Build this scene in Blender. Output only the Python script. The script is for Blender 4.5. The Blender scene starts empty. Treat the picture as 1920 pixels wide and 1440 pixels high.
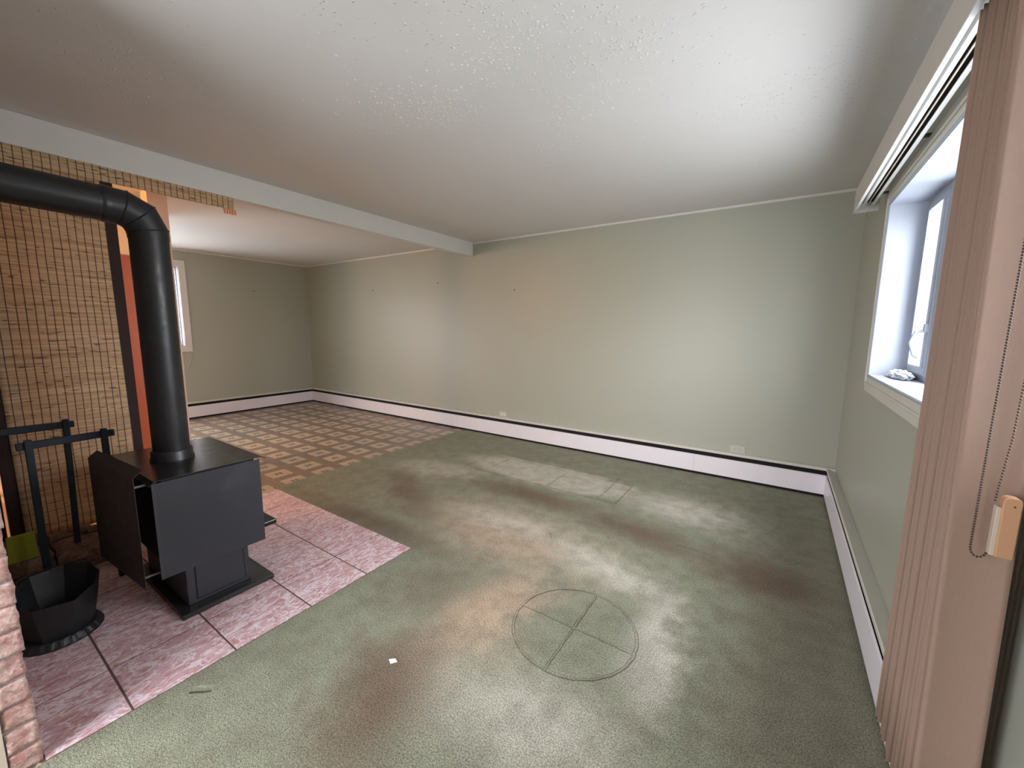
import bpy, bmesh, math, random
from mathutils import Vector, Matrix, noise
random.seed(7)
sc = bpy.context.scene
COL = sc.collection
PI = math.pi

# ------------------------------------------------------------------ camera, world, lights, exposure
F_PX, YAW, PITCH, ROLL, CAM_H = 755.17, 0.58808, 0.135616, 0.00865, 1.35854
cam_d = bpy.data.cameras.new('camera'); cam = bpy.data.objects.new('camera', cam_d); COL.objects.link(cam)
cy, sy, cp, sp = math.cos(YAW), math.sin(YAW), math.cos(PITCH), math.sin(PITCH)
f = Vector((-sy*cp, cy*cp, -sp)); r0 = Vector((cy, sy, 0)); u0 = r0.cross(f)
r = r0*math.cos(ROLL) + u0*math.sin(ROLL); u = -r0*math.sin(ROLL) + u0*math.cos(ROLL)
cam.matrix_world = Matrix(((r.x, u.x, -f.x, 0), (r.y, u.y, -f.y, 0), (r.z, u.z, -f.z, CAM_H), (0, 0, 0, 1)))
cam_d.sensor_fit = 'HORIZONTAL'; cam_d.sensor_width = 36; cam_d.lens = F_PX/1920*36
cam_d.clip_start = 0.02
sc.camera = cam
sc.view_settings.view_transform = 'Standard'; sc.view_settings.look = 'None'
sc.view_settings.gamma = 1; sc.view_settings.use_curve_mapping = False
sc.view_settings.exposure = 1.66
sc.cycles.max_bounces = 10; sc.cycles.diffuse_bounces = 6; sc.cycles.glossy_bounces = 4
sc.cycles.transparent_max_bounces = 12; sc.cycles.transmission_bounces = 6
sc.cycles.sample_clamp_indirect = 6; sc.cycles.use_denoising = True
sc.cycles.caustics_reflective = False; sc.cycles.caustics_refractive = False

SKY = 8.0
W = bpy.data.worlds.new('overcast_sky'); sc.world = W; W.use_nodes = True
nt = W.node_tree; nt.nodes.clear()
wo = nt.nodes.new('ShaderNodeOutputWorld'); bg = nt.nodes.new('ShaderNodeBackground')
tc = nt.nodes.new('ShaderNodeTexCoord'); sx = nt.nodes.new('ShaderNodeSeparateXYZ'); cr = nt.nodes.new('ShaderNodeValToRGB')
mr = nt.nodes.new('ShaderNodeMapRange'); mr.inputs[1].default_value = -1; mr.inputs[2].default_value = 1
nt.links.new(tc.outputs['Generated'], sx.inputs[0]); nt.links.new(sx.outputs[2], mr.inputs[0]); nt.links.new(mr.outputs[0], cr.inputs[0])
e = cr.color_ramp.elements
e[0].position = 0.0; e[0].color = (0.42, 0.42, 0.43, 1)
e[1].position = 1.0; e[1].color = (1.0, 0.965, 0.995, 1)
for p, c in ((0.47, (0.44, 0.43, 0.43, 1)), (0.5, (0.55, 0.53, 0.535, 1)), (0.56, (0.84, 0.81, 0.84, 1))):
    q = e.new(p); q.color = c
nt.links.new(cr.outputs[0], bg.inputs[0]); bg.inputs[1].default_value = SKY; nt.links.new(bg.outputs[0], wo.inputs[0])

def portal(name, loc, rot, sx_, sy_):
    l = bpy.data.lights.new(name, 'AREA'); l.shape = 'RECTANGLE'; l.size = sx_; l.size_y = sy_
    l.cycles.is_portal = True
    o = bpy.data.objects.new(name, l); o.location = loc; o.rotation_euler = rot; COL.objects.link(o)
# room numbers
H = 2.44; XL = -7.215; XR = 0.4456; YB = 4.134; YR = -1.3
XBEAM = -3.368
WIN = dict(y0=0.95, y1=3.06, z0=1.115, z1=2.05)         # right wall window
LWIN = dict(y0=1.56, y1=2.245, z0=1.075, z1=2.20)      # left wall window
RW = [(-2.40, -0.95)]; RZ = (0.45, 2.10)  # unseen window added behind the camera for daylight
portal('daylight_right', (XR+0.17, (WIN['y0']+WIN['y1'])/2, (WIN['z0']+WIN['z1'])/2), (0, PI/2, 0), WIN['z1']-WIN['z0'], WIN['y1']-WIN['y0'])
portal('daylight_added_dining', (XL-0.1, 0.715, 1.065), (0, -PI/2, 0), 1.97, 1.33)  # portal of the added window that lights the dining end
portal('daylight_left', (XL-0.1, (LWIN['y0']+LWIN['y1'])/2, (LWIN['z0']+LWIN['z1'])/2), (0, -PI/2, 0), LWIN['z1']-LWIN['z0'], LWIN['y1']-LWIN['y0'])
for i, (a, b) in enumerate(RW):
    portal('daylight_rear', ((a+b)/2, YR-0.12, (RZ[0]+RZ[1])/2), (PI/2, 0, 0), b-a, RZ[1]-RZ[0])
# ------------------------------------------------------------------ material helpers
def mat(name): 
    m = bpy.data.materials.new(name); m.use_nodes = True
    nt = m.node_tree; b = nt.nodes['Principled BSDF']
    return m, nt, b
def N(nt, t, **kw):
    n = nt.nodes.new(t)
    for k, v in kw.items():
        if k.startswith('i'):
            n.inputs[int(k[1:])].default_value = v
        else: setattr(n, k, v)
    return n
def setin(nt, sock, v):
    if hasattr(v, 'links') or isinstance(v, bpy.types.NodeSocket): nt.links.new(v, sock)
    else: sock.default_value = v
def M(nt, op, a, b=0.0, c=None, clamp=False):
    n = nt.nodes.new('ShaderNodeMath'); n.operation = op; n.use_clamp = clamp
    setin(nt, n.inputs[0], a); setin(nt, n.inputs[1], b)
    if c is not None: setin(nt, n.inputs[2], c)
    return n.outputs[0]
def MIX(nt, fac, a, b):
    n = nt.nodes.new('ShaderNodeMix'); n.data_type = 'RGBA'; n.clamp_factor = True
    setin(nt, n.inputs[0], fac)
    for s, v in ((n.inputs[6], a), (n.inputs[7], b)):
        if isinstance(v, tuple): s.default_value = (*v[:3], 1)
        else: nt.links.new(v, s)
    return n.outputs[2]
def SS(nt, x, a, b):
    n = nt.nodes.new('ShaderNodeMapRange'); n.interpolation_type = 'SMOOTHSTEP'
    setin(nt, n.inputs[0], x); n.inputs[1].default_value = a; n.inputs[2].default_value = b
    return n.outputs[0]
def COORD(nt, scale=(1, 1, 1)):
    t = nt.nodes.new('ShaderNodeTexCoord'); m = nt.nodes.new('ShaderNodeMapping'); m.inputs[3].default_value = scale
    nt.links.new(t.outputs['Object'], m.inputs[0]); return m.outputs[0]
def NOISE(nt, vec, scale, detail=3, rough=0.5, dist=0):
    n = nt.nodes.new('ShaderNodeTexNoise'); n.inputs['Scale'].default_value = scale; n.inputs['Detail'].default_value = detail
    n.inputs['Roughness'].default_value = rough; n.inputs['Distortion'].default_value = dist
    nt.links.new(vec, n.inputs['Vector']); return n.outputs['Fac']
def BUMP(nt, b, h, strength=0.3, dist=0.01):
    n = nt.nodes.new('ShaderNodeBump'); n.inputs['Strength'].default_value = strength; n.inputs['Distance'].default_value = dist
    nt.links.new(h, n.inputs['Height']); nt.links.new(n.outputs[0], b.inputs['Normal']); return n
def plain(name, col, rough=0.5, metal=0.0, var=0.06, nscale=8, bump=0.0, bscale=60, spec=0.5):
    m, nt, b = mat(name); v = COORD(nt)
    n = NOISE(nt, v, nscale, 4)
    lo = tuple(c*(1-var) for c in col); hi = tuple(min(1, c*(1+var)) for c in col)
    nt.links.new(MIX(nt, n, lo, hi), b.inputs['Base Color'])
    b.inputs['Roughness'].default_value = rough; b.inputs['Metallic'].default_value = metal
    b.inputs['Specular IOR Level'].default_value = spec
    if bump: BUMP(nt, b, NOISE(nt, v, bscale, 3), bump, 0.004)
    return m

def mxx(nt, a, b): return M(nt, 'MAXIMUM', a, b)
SAGE = (0.395, 0.400, 0.325)
def wall_mat():
    m, nt, b = mat('sage_green_paint'); v = COORD(nt)
    n = NOISE(nt, v, 1.3, 3); n2 = NOISE(nt, v, 14, 3)
    c = MIX(nt, n, (0.362, 0.377, 0.314), (0.388, 0.396, 0.330))
    c = MIX(nt, SS(nt, n2, 0.55, 0.8), c, (0.373, 0.387, 0.321))
    nt.links.new(c, b.inputs['Base Color']); b.inputs['Roughness'].default_value = 0.42
    BUMP(nt, b, NOISE(nt, v, 180, 2), 0.12, 0.002)
    return m
def ceil_mat():
    m, nt, b = mat('stippled_white_ceiling'); v = COORD(nt)
    zone = NOISE(nt, v, 0.9, 2, 0.5); zone2 = NOISE(nt, v, 3.0, 2, 0.6)
    vo = nt.nodes.new('ShaderNodeTexVoronoi'); vo.inputs['Scale'].default_value = 62; nt.links.new(v, vo.inputs['Vector'])
    dots = SS(nt, vo.outputs['Distance'], 0.36, 0.08)
    rnd = nt.nodes.new('ShaderNodeSeparateColor'); nt.links.new(vo.outputs['Color'], rnd.inputs[0])
    dens = SS(nt, M(nt, 'ADD', M(nt, 'MULTIPLY', zone, 0.6), M(nt, 'MULTIPLY', zone2, 0.5)), 0.50, 0.72)
    keep = M(nt, 'LESS_THAN', rnd.outputs[0], M(nt, 'MULTIPLY', dens, 0.55))
    h = M(nt, 'ADD', M(nt, 'MULTIPLY', dots, keep), M(nt, 'MULTIPLY', NOISE(nt, v, 220, 2), 0.10))
    nt.links.new(MIX(nt, NOISE(nt, v, 2.2, 3), (0.66, 0.645, 0.635), (0.70, 0.685, 0.675)), b.inputs['Base Color'])
    b.inputs['Roughness'].default_value = 0.75
    BUMP(nt, b, h, 0.55, 0.006)
    return m
def carpet_mat():
    m, nt, b = mat('worn_green_carpet'); v = COORD(nt)
    s = nt.nodes.new('ShaderNodeSeparateXYZ'); nt.links.new(v, s.inputs[0]); X, Y = s.outputs[0], s.outputs[1]
    big = NOISE(nt, v, 1.6, 4, 0.6); big2 = NOISE(nt, v, 4.5, 4, 0.6); big3 = NOISE(nt, v, 0.8, 3, 0.5)
    wx = M(nt, 'ADD', X, M(nt, 'MULTIPLY', M(nt, 'SUBTRACT', big2, 0.5), 0.35)); wy = M(nt, 'ADD', Y, M(nt, 'MULTIPLY', M(nt, 'SUBTRACT', big, 0.5), 0.28))
    def blob(cx, cy_, rx, ry, rot, lo=1.2, hi=0.35):
        c_, s_ = math.cos(rot), math.sin(rot)
        dx = M(nt, 'SUBTRACT', wx, cx); dy = M(nt, 'SUBTRACT', wy, cy_)
        a = M(nt, 'DIVIDE', M(nt, 'ADD', M(nt, 'MULTIPLY', dx, c_), M(nt, 'MULTIPLY', dy, s_)), rx)
        q = M(nt, 'DIVIDE', M(nt, 'ADD', M(nt, 'MULTIPLY', dx, -s_), M(nt, 'MULTIPLY', dy, c_)), ry)
        d = M(nt, 'SQRT', M(nt, 'ADD', M(nt, 'MULTIPLY', a, a), M(nt, 'MULTIPLY', q, q)))
        return SS(nt, d, lo, hi)
    def mx(*a):
        o = a[0]
        for q in a[1:]: o = M(nt, 'MAXIMUM', o, q)
        return o
    brown = mx(blob(-1.65, 2.72, 0.80, 0.17, 0.0, 1.3, 0.1), blob(-0.75, 2.62, 0.55, 0.17, -0.15, 1.3, 0.1), blob(0.00, 2.50, 0.42, 0.24, 0.0, 1.3, 0.1),
               M(nt, 'MULTIPLY', blob(-2.55, 2.25, 0.75, 0.16, -0.55, 1.3, 0.1), 0.7), M(nt, 'MULTIPLY', blob(-1.15, 0.85, 0.26, 0.42, 0.3, 1.3, 0.1), 0.95),
               M(nt, 'MULTIPLY', blob(-1.45, 1.40, 0.30, 0.22, 0.3, 1.4, 0.0), 0.5), M(nt, 'MULTIPLY', blob(0.16, 1.9, 0.30, 1.6, 0.0, 1.3, 0.3), 0.30), M(nt, 'MULTIPLY', blob(-2.3, 1.68, 0.9, 0.13, 0.0, 1.4, 0.0), 0.8))  # the long faint blob by the right wall is painted shade, the rest soiling
    brown = M(nt, 'MULTIPLY', brown, M(nt, 'ADD', 0.65, M(nt, 'MULTIPLY', big2, 0.75)), clamp=True)
    tan = mx(M(nt, 'MULTIPLY', blob(-1.45, 2.10, 0.85, 0.45, 0.0, 1.3, 0.0), 0.9), blob(-1.08, 1.45, 0.22, 0.60, -0.1, 1.4, 0.0))
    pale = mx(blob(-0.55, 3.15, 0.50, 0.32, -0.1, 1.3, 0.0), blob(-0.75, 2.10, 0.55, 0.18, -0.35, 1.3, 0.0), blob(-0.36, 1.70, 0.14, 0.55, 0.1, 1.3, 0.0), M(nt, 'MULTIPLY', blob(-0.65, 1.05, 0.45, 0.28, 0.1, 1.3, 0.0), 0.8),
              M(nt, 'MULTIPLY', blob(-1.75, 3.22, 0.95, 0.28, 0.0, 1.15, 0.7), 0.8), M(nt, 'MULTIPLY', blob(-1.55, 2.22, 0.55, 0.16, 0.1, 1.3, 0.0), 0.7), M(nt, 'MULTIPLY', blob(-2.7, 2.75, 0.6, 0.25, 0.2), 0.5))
    col = MIX(nt, big, (0.245, 0.252, 0.178), (0.335, 0.342, 0.252))
    col = MIX(nt, tan, col, (0.560, 0.420, 0.300))
    col = MIX(nt, M(nt, 'MULTIPLY', brown, 0.9), col, (0.175, 0.115, 0.078))
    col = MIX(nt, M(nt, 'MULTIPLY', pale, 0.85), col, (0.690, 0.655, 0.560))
    mot = SS(nt, NOISE(nt, v, 9, 5, 0.65), 0.35, 0.7)
    col = MIX(nt, M(nt, 'MULTIPLY', mot, 0.38), col, (0.15, 0.125, 0.09))
    g = NOISE(nt, v, 260, 2, 0.7); g2 = NOISE(nt, v, 140, 3, 0.7)
    grain = SS(nt, M(nt, 'ADD', M(nt, 'MULTIPLY', g, 0.6), M(nt, 'MULTIPLY', g2, 0.4)), 0.38, 0.62)
    hv = nt.nodes.new('ShaderNodeHueSaturation'); nt.links.new(col, hv.inputs['Color'])
    nt.links.new(M(nt, 'ADD', 0.50, M(nt, 'MULTIPLY', grain, 0.95)), hv.inputs['Value'])
    nt.links.new(hv.outputs[0], b.inputs['Base Color'])
    # pressed furniture marks: circle with a cross, long rectangle, small dents
    jit = M(nt, 'MULTIPLY', M(nt, 'SUBTRACT', NOISE(nt, v, 28, 2), 0.5), 0.012)
    dx = M(nt, 'SUBTRACT', X, -0.690); dy = M(nt, 'SUBTRACT', Y, 1.565)
    rr = M(nt, 'SQRT', M(nt, 'ADD', M(nt, 'MULTIPLY', dx, dx), M(nt, 'MULTIPLY', dy, dy)))
    inside = M(nt, 'LESS_THAN', rr, 0.275)
    def line(dist, w): return SS(nt, M(nt, 'ABSOLUTE', M(nt, 'ADD', dist, jit)), w, w*0.25)
    ring = line(M(nt, 'SUBTRACT', rr, 0.278), 0.009)
    l1 = M(nt, 'MULTIPLY', line(dy, 0.008), inside); l2 = M(nt, 'MULTIPLY', line(M(nt, 'SUBTRACT', dx, 0.0), 0.008), inside)
    def rect(x0, x1, y0, y1, w):
        a = M(nt, 'SUBTRACT', M(nt, 'ABSOLUTE', M(nt, 'SUBTRACT', X, (x0+x1)/2)), (x1-x0)/2)
        c = M(nt, 'SUBTRACT', M(nt, 'ABSOLUTE', M(nt, 'SUBTRACT', Y, (y0+y1)/2)), (y1-y0)/2)
        return line(M(nt, 'MAXIMUM', a, c), w)
    rc = mx(rect(-2.53, -1.00, 2.975, 3.42, 0.014), rect(-2.53, -1.62, 2.975, 3.42, 0.010), rect(-2.30, -1.15, 2.975, 3.50, 0.010))
    def dash(x0, y0, x1, y1, w):
        L = math.hypot(x1-x0, y1-y0); c_, s_ = (x1-x0)/L, (y1-y0)/L
        ddx = M(nt, 'SUBTRACT', X, (x0+x1)/2); ddy = M(nt, 'SUBTRACT', Y, (y0+y1)/2)
        a = M(nt, 'SUBTRACT', M(nt, 'ABSOLUTE', M(nt, 'ADD', M(nt, 'MULTIPLY', ddx, c_), M(nt, 'MULTIPLY', ddy, s_))), L/2)
        c = M(nt, 'ABSOLUTE', M(nt, 'ADD', M(nt, 'MULTIPLY', ddx, -s_), M(nt, 'MULTIPLY', ddy, c_)))
        return M(nt, 'MULTIPLY', line(c, w), M(nt, 'LESS_THAN', a, 0.0))
    ds = mx(dash(-1.745, 0.455, -1.685, 0.505, 0.018), dash(-0.46, 2.60, -0.33, 2.60, 0.008), dash(-3.25, 3.80, -3.08, 3.80, 0.012), dash(-1.20, 2.28, -1.16, 2.22, 0.006), dash(-1.10, 0.55, -1.06, 0.58, 0.014), dash(0.12, 2.75, 0.18, 2.80, 0.02))
    marks = mx(ring, l1, l2, M(nt, 'MULTIPLY', rc, 0.8), ds)
    h = M(nt, 'SUBTRACT', M(nt, 'MULTIPLY', grain, 0.13), marks)
    BUMP(nt, b, h, 1.0, 0.014)
    b.inputs['Roughness'].default_value = 0.95; b.inputs['Specular IOR Level'].default_value = 0.1
    b.inputs['Sheen Weight'].default_value = 0.05; b.inputs['Sheen Roughness'].default_value = 0.6
    return m
def lino_mat():
    m, nt, b = mat('patterned_linoleum'); v = COORD(nt)
    s = nt.nodes.new('ShaderNodeSeparateXYZ'); nt.links.new(v, s.inputs[0])
    P = 0.287
    def cell(x, off):   # signed distance from nearest square centre
        q = M(nt, 'DIVIDE', M(nt, 'SUBTRACT', x, off), P)
        return M(nt, 'MULTIPLY', M(nt, 'SUBTRACT', q, M(nt, 'FLOOR', M(nt, 'ADD', q, 0.5))), P)
    a = cell(s.outputs[0], -3.827); c = cell(s.outputs[1], 1.809)
    aa = M(nt, 'ABSOLUTE', a); cc = M(nt, 'ABSOLUTE', c)
    mxd = M(nt, 'MAXIMUM', aa, cc)
    sq = SS(nt, mxd, 0.095, 0.091)
    # leaf-shaped brown wedges cut into the corners of the square
    # centre motif: four small petals on the diagonals
    d = M(nt, 'SQRT', M(nt, 'ADD', M(nt, 'POWER', M(nt, 'SUBTRACT', aa, 0.017), 2), M(nt, 'POWER', M(nt, 'SUBTRACT', cc, 0.017), 2)))
    pet = SS(nt, d, 0.0165, 0.0125)
    ring = M(nt, 'MULTIPLY', SS(nt, M(nt, 'ABSOLUTE', M(nt, 'SUBTRACT', M(nt, 'ADD', aa, cc), 0.062)), 0.006, 0.002), 0.25)
    # intersections of the bands: finer parquet lines
    bandline = M(nt, 'MAXIMUM', SS(nt, M(nt, 'ABSOLUTE', M(nt, 'SUBTRACT', aa, 0.118)), 0.005, 0.002), SS(nt, M(nt, 'ABSOLUTE', M(nt, 'SUBTRACT', cc, 0.118)), 0.005, 0.002))
    streak = NOISE(nt, COORD(nt, (5, 60, 1)), 3, 4, 0.6); streak2 = NOISE(nt, v, 30, 4, 0.6)
    band = MIX(nt, streak, (0.165, 0.118, 0.085), (0.30, 0.225, 0.170))
    band = MIX(nt, M(nt, 'MULTIPLY', bandline, 0.45), band, (0.34, 0.265, 0.20))
    sqc = MIX(nt, streak2, (0.42, 0.325, 0.235), (0.53, 0.42, 0.32))
    col = MIX(nt, sq, band, sqc)
    col = MIX(nt, ring, col, (0.25, 0.18, 0.12))
    col = MIX(nt, M(nt, 'MULTIPLY', pet, 0.9), col, (0.10, 0.075, 0.06))
    nt.links.new(col, b.inputs['Base Color']); b.inputs['Roughness'].default_value = 0.38
    BUMP(nt, b, M(nt, 'ADD', M(nt, 'MULTIPLY', NOISE(nt, v, 160, 2), 0.3), sq), 0.12, 0.002)
    return m
def tile_mat():
    m, nt, b = mat('pink_stone_tile'); v = COORD(nt)
    geo = nt.nodes.new('ShaderNodeObjectInfo')
    t = nt.nodes.new('ShaderNodeTexCoord')
    uvm = nt.nodes.new('ShaderNodeUVMap')
    w = NOISE(nt, uvm.outputs[0], 3.0, 3, 0.6)
    mp = nt.nodes.new('ShaderNodeMapping'); nt.links.new(uvm.outputs[0], mp.inputs[0]); mp.inputs[3].default_value = (1.0, 2.0, 1)
    mp.inputs[2].default_value = (0, 0, 0.6)
    mp.inputs[3].default_value = (1.7, 0.75, 1); mp.inputs[2].default_value = (0, 0, 0.35)
    n1 = NOISE(nt, mp.outputs[0], 13, 6, 0.62, 0.9); n2 = NOISE(nt, mp.outputs[0], 6, 4, 0.55, 0.5); n3 = NOISE(nt, uvm.outputs[0], 70, 3, 0.7)
    n4 = NOISE(nt, mp.outputs[0], 24, 4, 0.6, 1.2)
    vein = SS(nt, M(nt, 'ABSOLUTE', M(nt, 'SUBTRACT', n1, 0.5)), 0.050, 0.0); vein2 = SS(nt, M(nt, 'ABSOLUTE', M(nt, 'SUBTRACT', n4, 0.5)), 0.055, 0.0)
    col = MIX(nt, SS(nt, n4, 0.30, 0.70), (0.44, 0.215, 0.215), (0.60, 0.375, 0.395))
    col = MIX(nt, M(nt, 'MULTIPLY', SS(nt, n2, 0.55, 0.68), 0.65), col, (0.40, 0.125, 0.12))
    col = MIX(nt, M(nt, 'MULTIPLY', SS(nt, n3, 0.45, 0.70), 0.30), col, (0.72, 0.57, 0.60))
    col = MIX(nt, M(nt, 'MULTIPLY', vein2, 0.55), col, (0.76, 0.61, 0.65))
    col = MIX(nt, M(nt, 'MULTIPLY', vein, 0.85), col, (0.86, 0.78, 0.85))
    nt.links.new(col, b.inputs['Base Color']); b.inputs['Roughness'].default_value = 0.42
    BUMP(nt, b, n1, 0.35, 0.006)
    return m
def brick_mat():
    m, nt, b = mat('pink_split_brick'); v = COORD(nt)
    n1 = NOISE(nt, v, 26, 6, 0.7, 0.6); n2 = NOISE(nt, v, 110, 3, 0.6)
    col = MIX(nt, SS(nt, n1, 0.35, 0.68), (0.43, 0.205, 0.18), (0.68, 0.49, 0.45))
    col = MIX(nt, M(nt, 'MULTIPLY', SS(nt, n2, 0.5, 0.75), 0.5), col, (0.82, 0.75, 0.72))
    nt.links.new(col, b.inputs['Base Color']); b.inputs['Roughness'].default_value = 0.9
    BUMP(nt, b, M(nt, 'ADD', n1, M(nt, 'MULTIPLY', n2, 0.4)), 0.8, 0.01)
    return m
def stone_mat():
    m, nt, b = mat('rough_hearth_stone'); v = COORD(nt)
    n1 = NOISE(nt, v, 14, 7, 0.7, 0.6)
    nt.links.new(MIX(nt, SS(nt, n1, 0.35, 0.7), (0.14, 0.075, 0.05), (0.40, 0.25, 0.18)), b.inputs['Base Color'])
    b.inputs['Roughness'].default_value = 0.95; BUMP(nt, b, n1, 0.9, 0.02); return m
def bamboo_mat():
    m, nt, b = mat('woven_bamboo'); v = COORD(nt)
    s = nt.nodes.new('ShaderNodeSeparateXYZ'); nt.links.new(v, s.inputs[0]); Y, Z = s.outputs[1], s.outputs[2]
    wob = M(nt, 'MULTIPLY', M(nt, 'SUBTRACT', NOISE(nt, v, 3, 2), 0.5), 0.010)
    q = M(nt, 'FRACT', M(nt, 'DIVIDE', M(nt, 'ADD', Y, wob), 0.0325))
    th = SS(nt, M(nt, 'ABSOLUTE', M(nt, 'SUBTRACT', q, 0.5)), 0.085, 0.035)
    slat = NOISE(nt, COORD(nt, (1, 2.5, 130)), 1.0, 3, 0.7)
    slat2 = NOISE(nt, COORD(nt, (1, 6, 300)), 1.0, 2, 0.6)
    dash = SS(nt, NOISE(nt, COORD(nt, (1, 14, 130)), 1.0, 1, 0.5), 0.655, 0.70)
    col = MIX(nt, SS(nt, slat, 0.3, 0.7), (0.44, 0.275, 0.145), (0.76, 0.55, 0.33))
    col = MIX(nt, M(nt, 'MULTIPLY', SS(nt, slat2, 0.5, 0.8), 0.40), col, (0.86, 0.69, 0.47))
    col = MIX(nt, M(nt, 'MULTIPLY', dash, 0.8), col, (0.08, 0.03, 0.015))
    col = MIX(nt, M(nt, 'MULTIPLY', th, 0.9), col, (0.10, 0.03, 0.015))
    nt.links.new(col, b.inputs['Base Color']); b.inputs['Roughness'].default_value = 0.65
    BUMP(nt, b, M(nt, 'ADD', M(nt, 'MULTIPLY', slat2, 0.5), th), 0.5, 0.003)
    # thin slats let some of the light behind them through
    tr = nt.nodes.new('ShaderNodeBsdfTranslucent'); nt.links.new(col, tr.inputs[0])
    mx_ = nt.nodes.new('ShaderNodeMixShader'); mx_.inputs[0].default_value = 0.22
    out = nt.nodes['Material Output']
    nt.links.new(b.outputs[0], mx_.inputs[1]); nt.links.new(tr.outputs[0], mx_.inputs[2]); nt.links.new(mx_.outputs[0], out.inputs[0])
    return m
def glass_mat():
    m, nt, b = mat('window_glass'); nt.nodes.remove(b)
    t = nt.nodes.new('ShaderNodeBsdfTransparent'); t.inputs[0].default_value = (0.93, 0.96, 0.97, 1)
    g = nt.nodes.new('ShaderNodeBsdfGlossy'); g.inputs['Roughness'].default_value = 0.03
    lw = nt.nodes.new('ShaderNodeLayerWeight'); lw.inputs[0].default_value = 0.5
    fac = M(nt, 'ADD', 0.04, M(nt, 'MULTIPLY', M(nt, 'POWER', lw.outputs['Facing'], 5.0), 0.45))
    mx_ = nt.nodes.new('ShaderNodeMixShader')
    nt.links.new(fac, mx_.inputs[0]); nt.links.new(t.outputs[0], mx_.inputs[1]); nt.links.new(g.outputs[0], mx_.inputs[2])
    nt.links.new(mx_.outputs[0], nt.nodes['Material Output'].inputs[0]); return m
def fabric_mat(name, col, trans=0.25):
    m, nt, b = mat(name); v = COORD(nt)
    w = NOISE(nt, COORD(nt, (1, 1, 0.15)), 260, 2); n = NOISE(nt, v, 5, 3)
    c = MIX(nt, w, tuple(x*0.93 for x in col), tuple(x*1.05 for x in col))
    nt.links.new(c, b.inputs['Base Color']); b.inputs['Roughness'].default_value = 0.7
    tr = nt.nodes.new('ShaderNodeBsdfTranslucent'); nt.links.new(c, tr.inputs[0])
    mx_ = nt.nodes.new('ShaderNodeMixShader'); mx_.inputs[0].default_value = trans
    nt.links.new(b.outputs[0], mx_.inputs[1]); nt.links.new(tr.outputs[0], mx_.inputs[2]); nt.links.new(mx_.outputs[0], nt.nodes['Material Output'].inputs[0])
    BUMP(nt, b, w, 0.15, 0.001); return m
def black_mat(name, col, rough, scuff=0.3):
    m, nt, b = mat(name); v = COORD(nt)
    n = NOISE(nt, v, 6, 5, 0.6); n2 = NOISE(nt, v, 22, 4, 0.7)
    nt.links.new(MIX(nt, SS(nt, n, 0.5, 0.75), col, tuple(c*1.35+0.004 for c in col)), b.inputs['Base Color'])
    if 'pipe' in name:
        sc_ = M(nt, 'MULTIPLY', SS(nt, NOISE(nt, COORD(nt, (1, 1, 0.35)), 9, 5, 0.7), 0.62, 0.74), SS(nt, n2, 0.50, 0.62))
        base = b.inputs['Base Color'].links[0].from_socket
        nt.links.new(MIX(nt, M(nt, 'MULTIPLY', sc_, 0.6), base, (0.16, 0.16, 0.17)), b.inputs['Base Color'])
    nt.links.new(M(nt, 'ADD', rough, M(nt, 'MULTIPLY', M(nt, 'SUBTRACT', n2, 0.5), scuff)), b.inputs['Roughness'])
    BUMP(nt, b, NOISE(nt, v, 240, 2), 0.06, 0.002); return m
def wood_mat(name, c1, c2, rough=0.45, axis=(12, 12, 1)):
    m, nt, b = mat(name); n = NOISE(nt, COORD(nt, axis), 4, 5, 0.6, 1.0)
    nt.links.new(MIX(nt, n, c1, c2), b.inputs['Base Color']); b.inputs['Roughness'].default_value = rough
    BUMP(nt, b, n, 0.15, 0.003); return m

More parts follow.
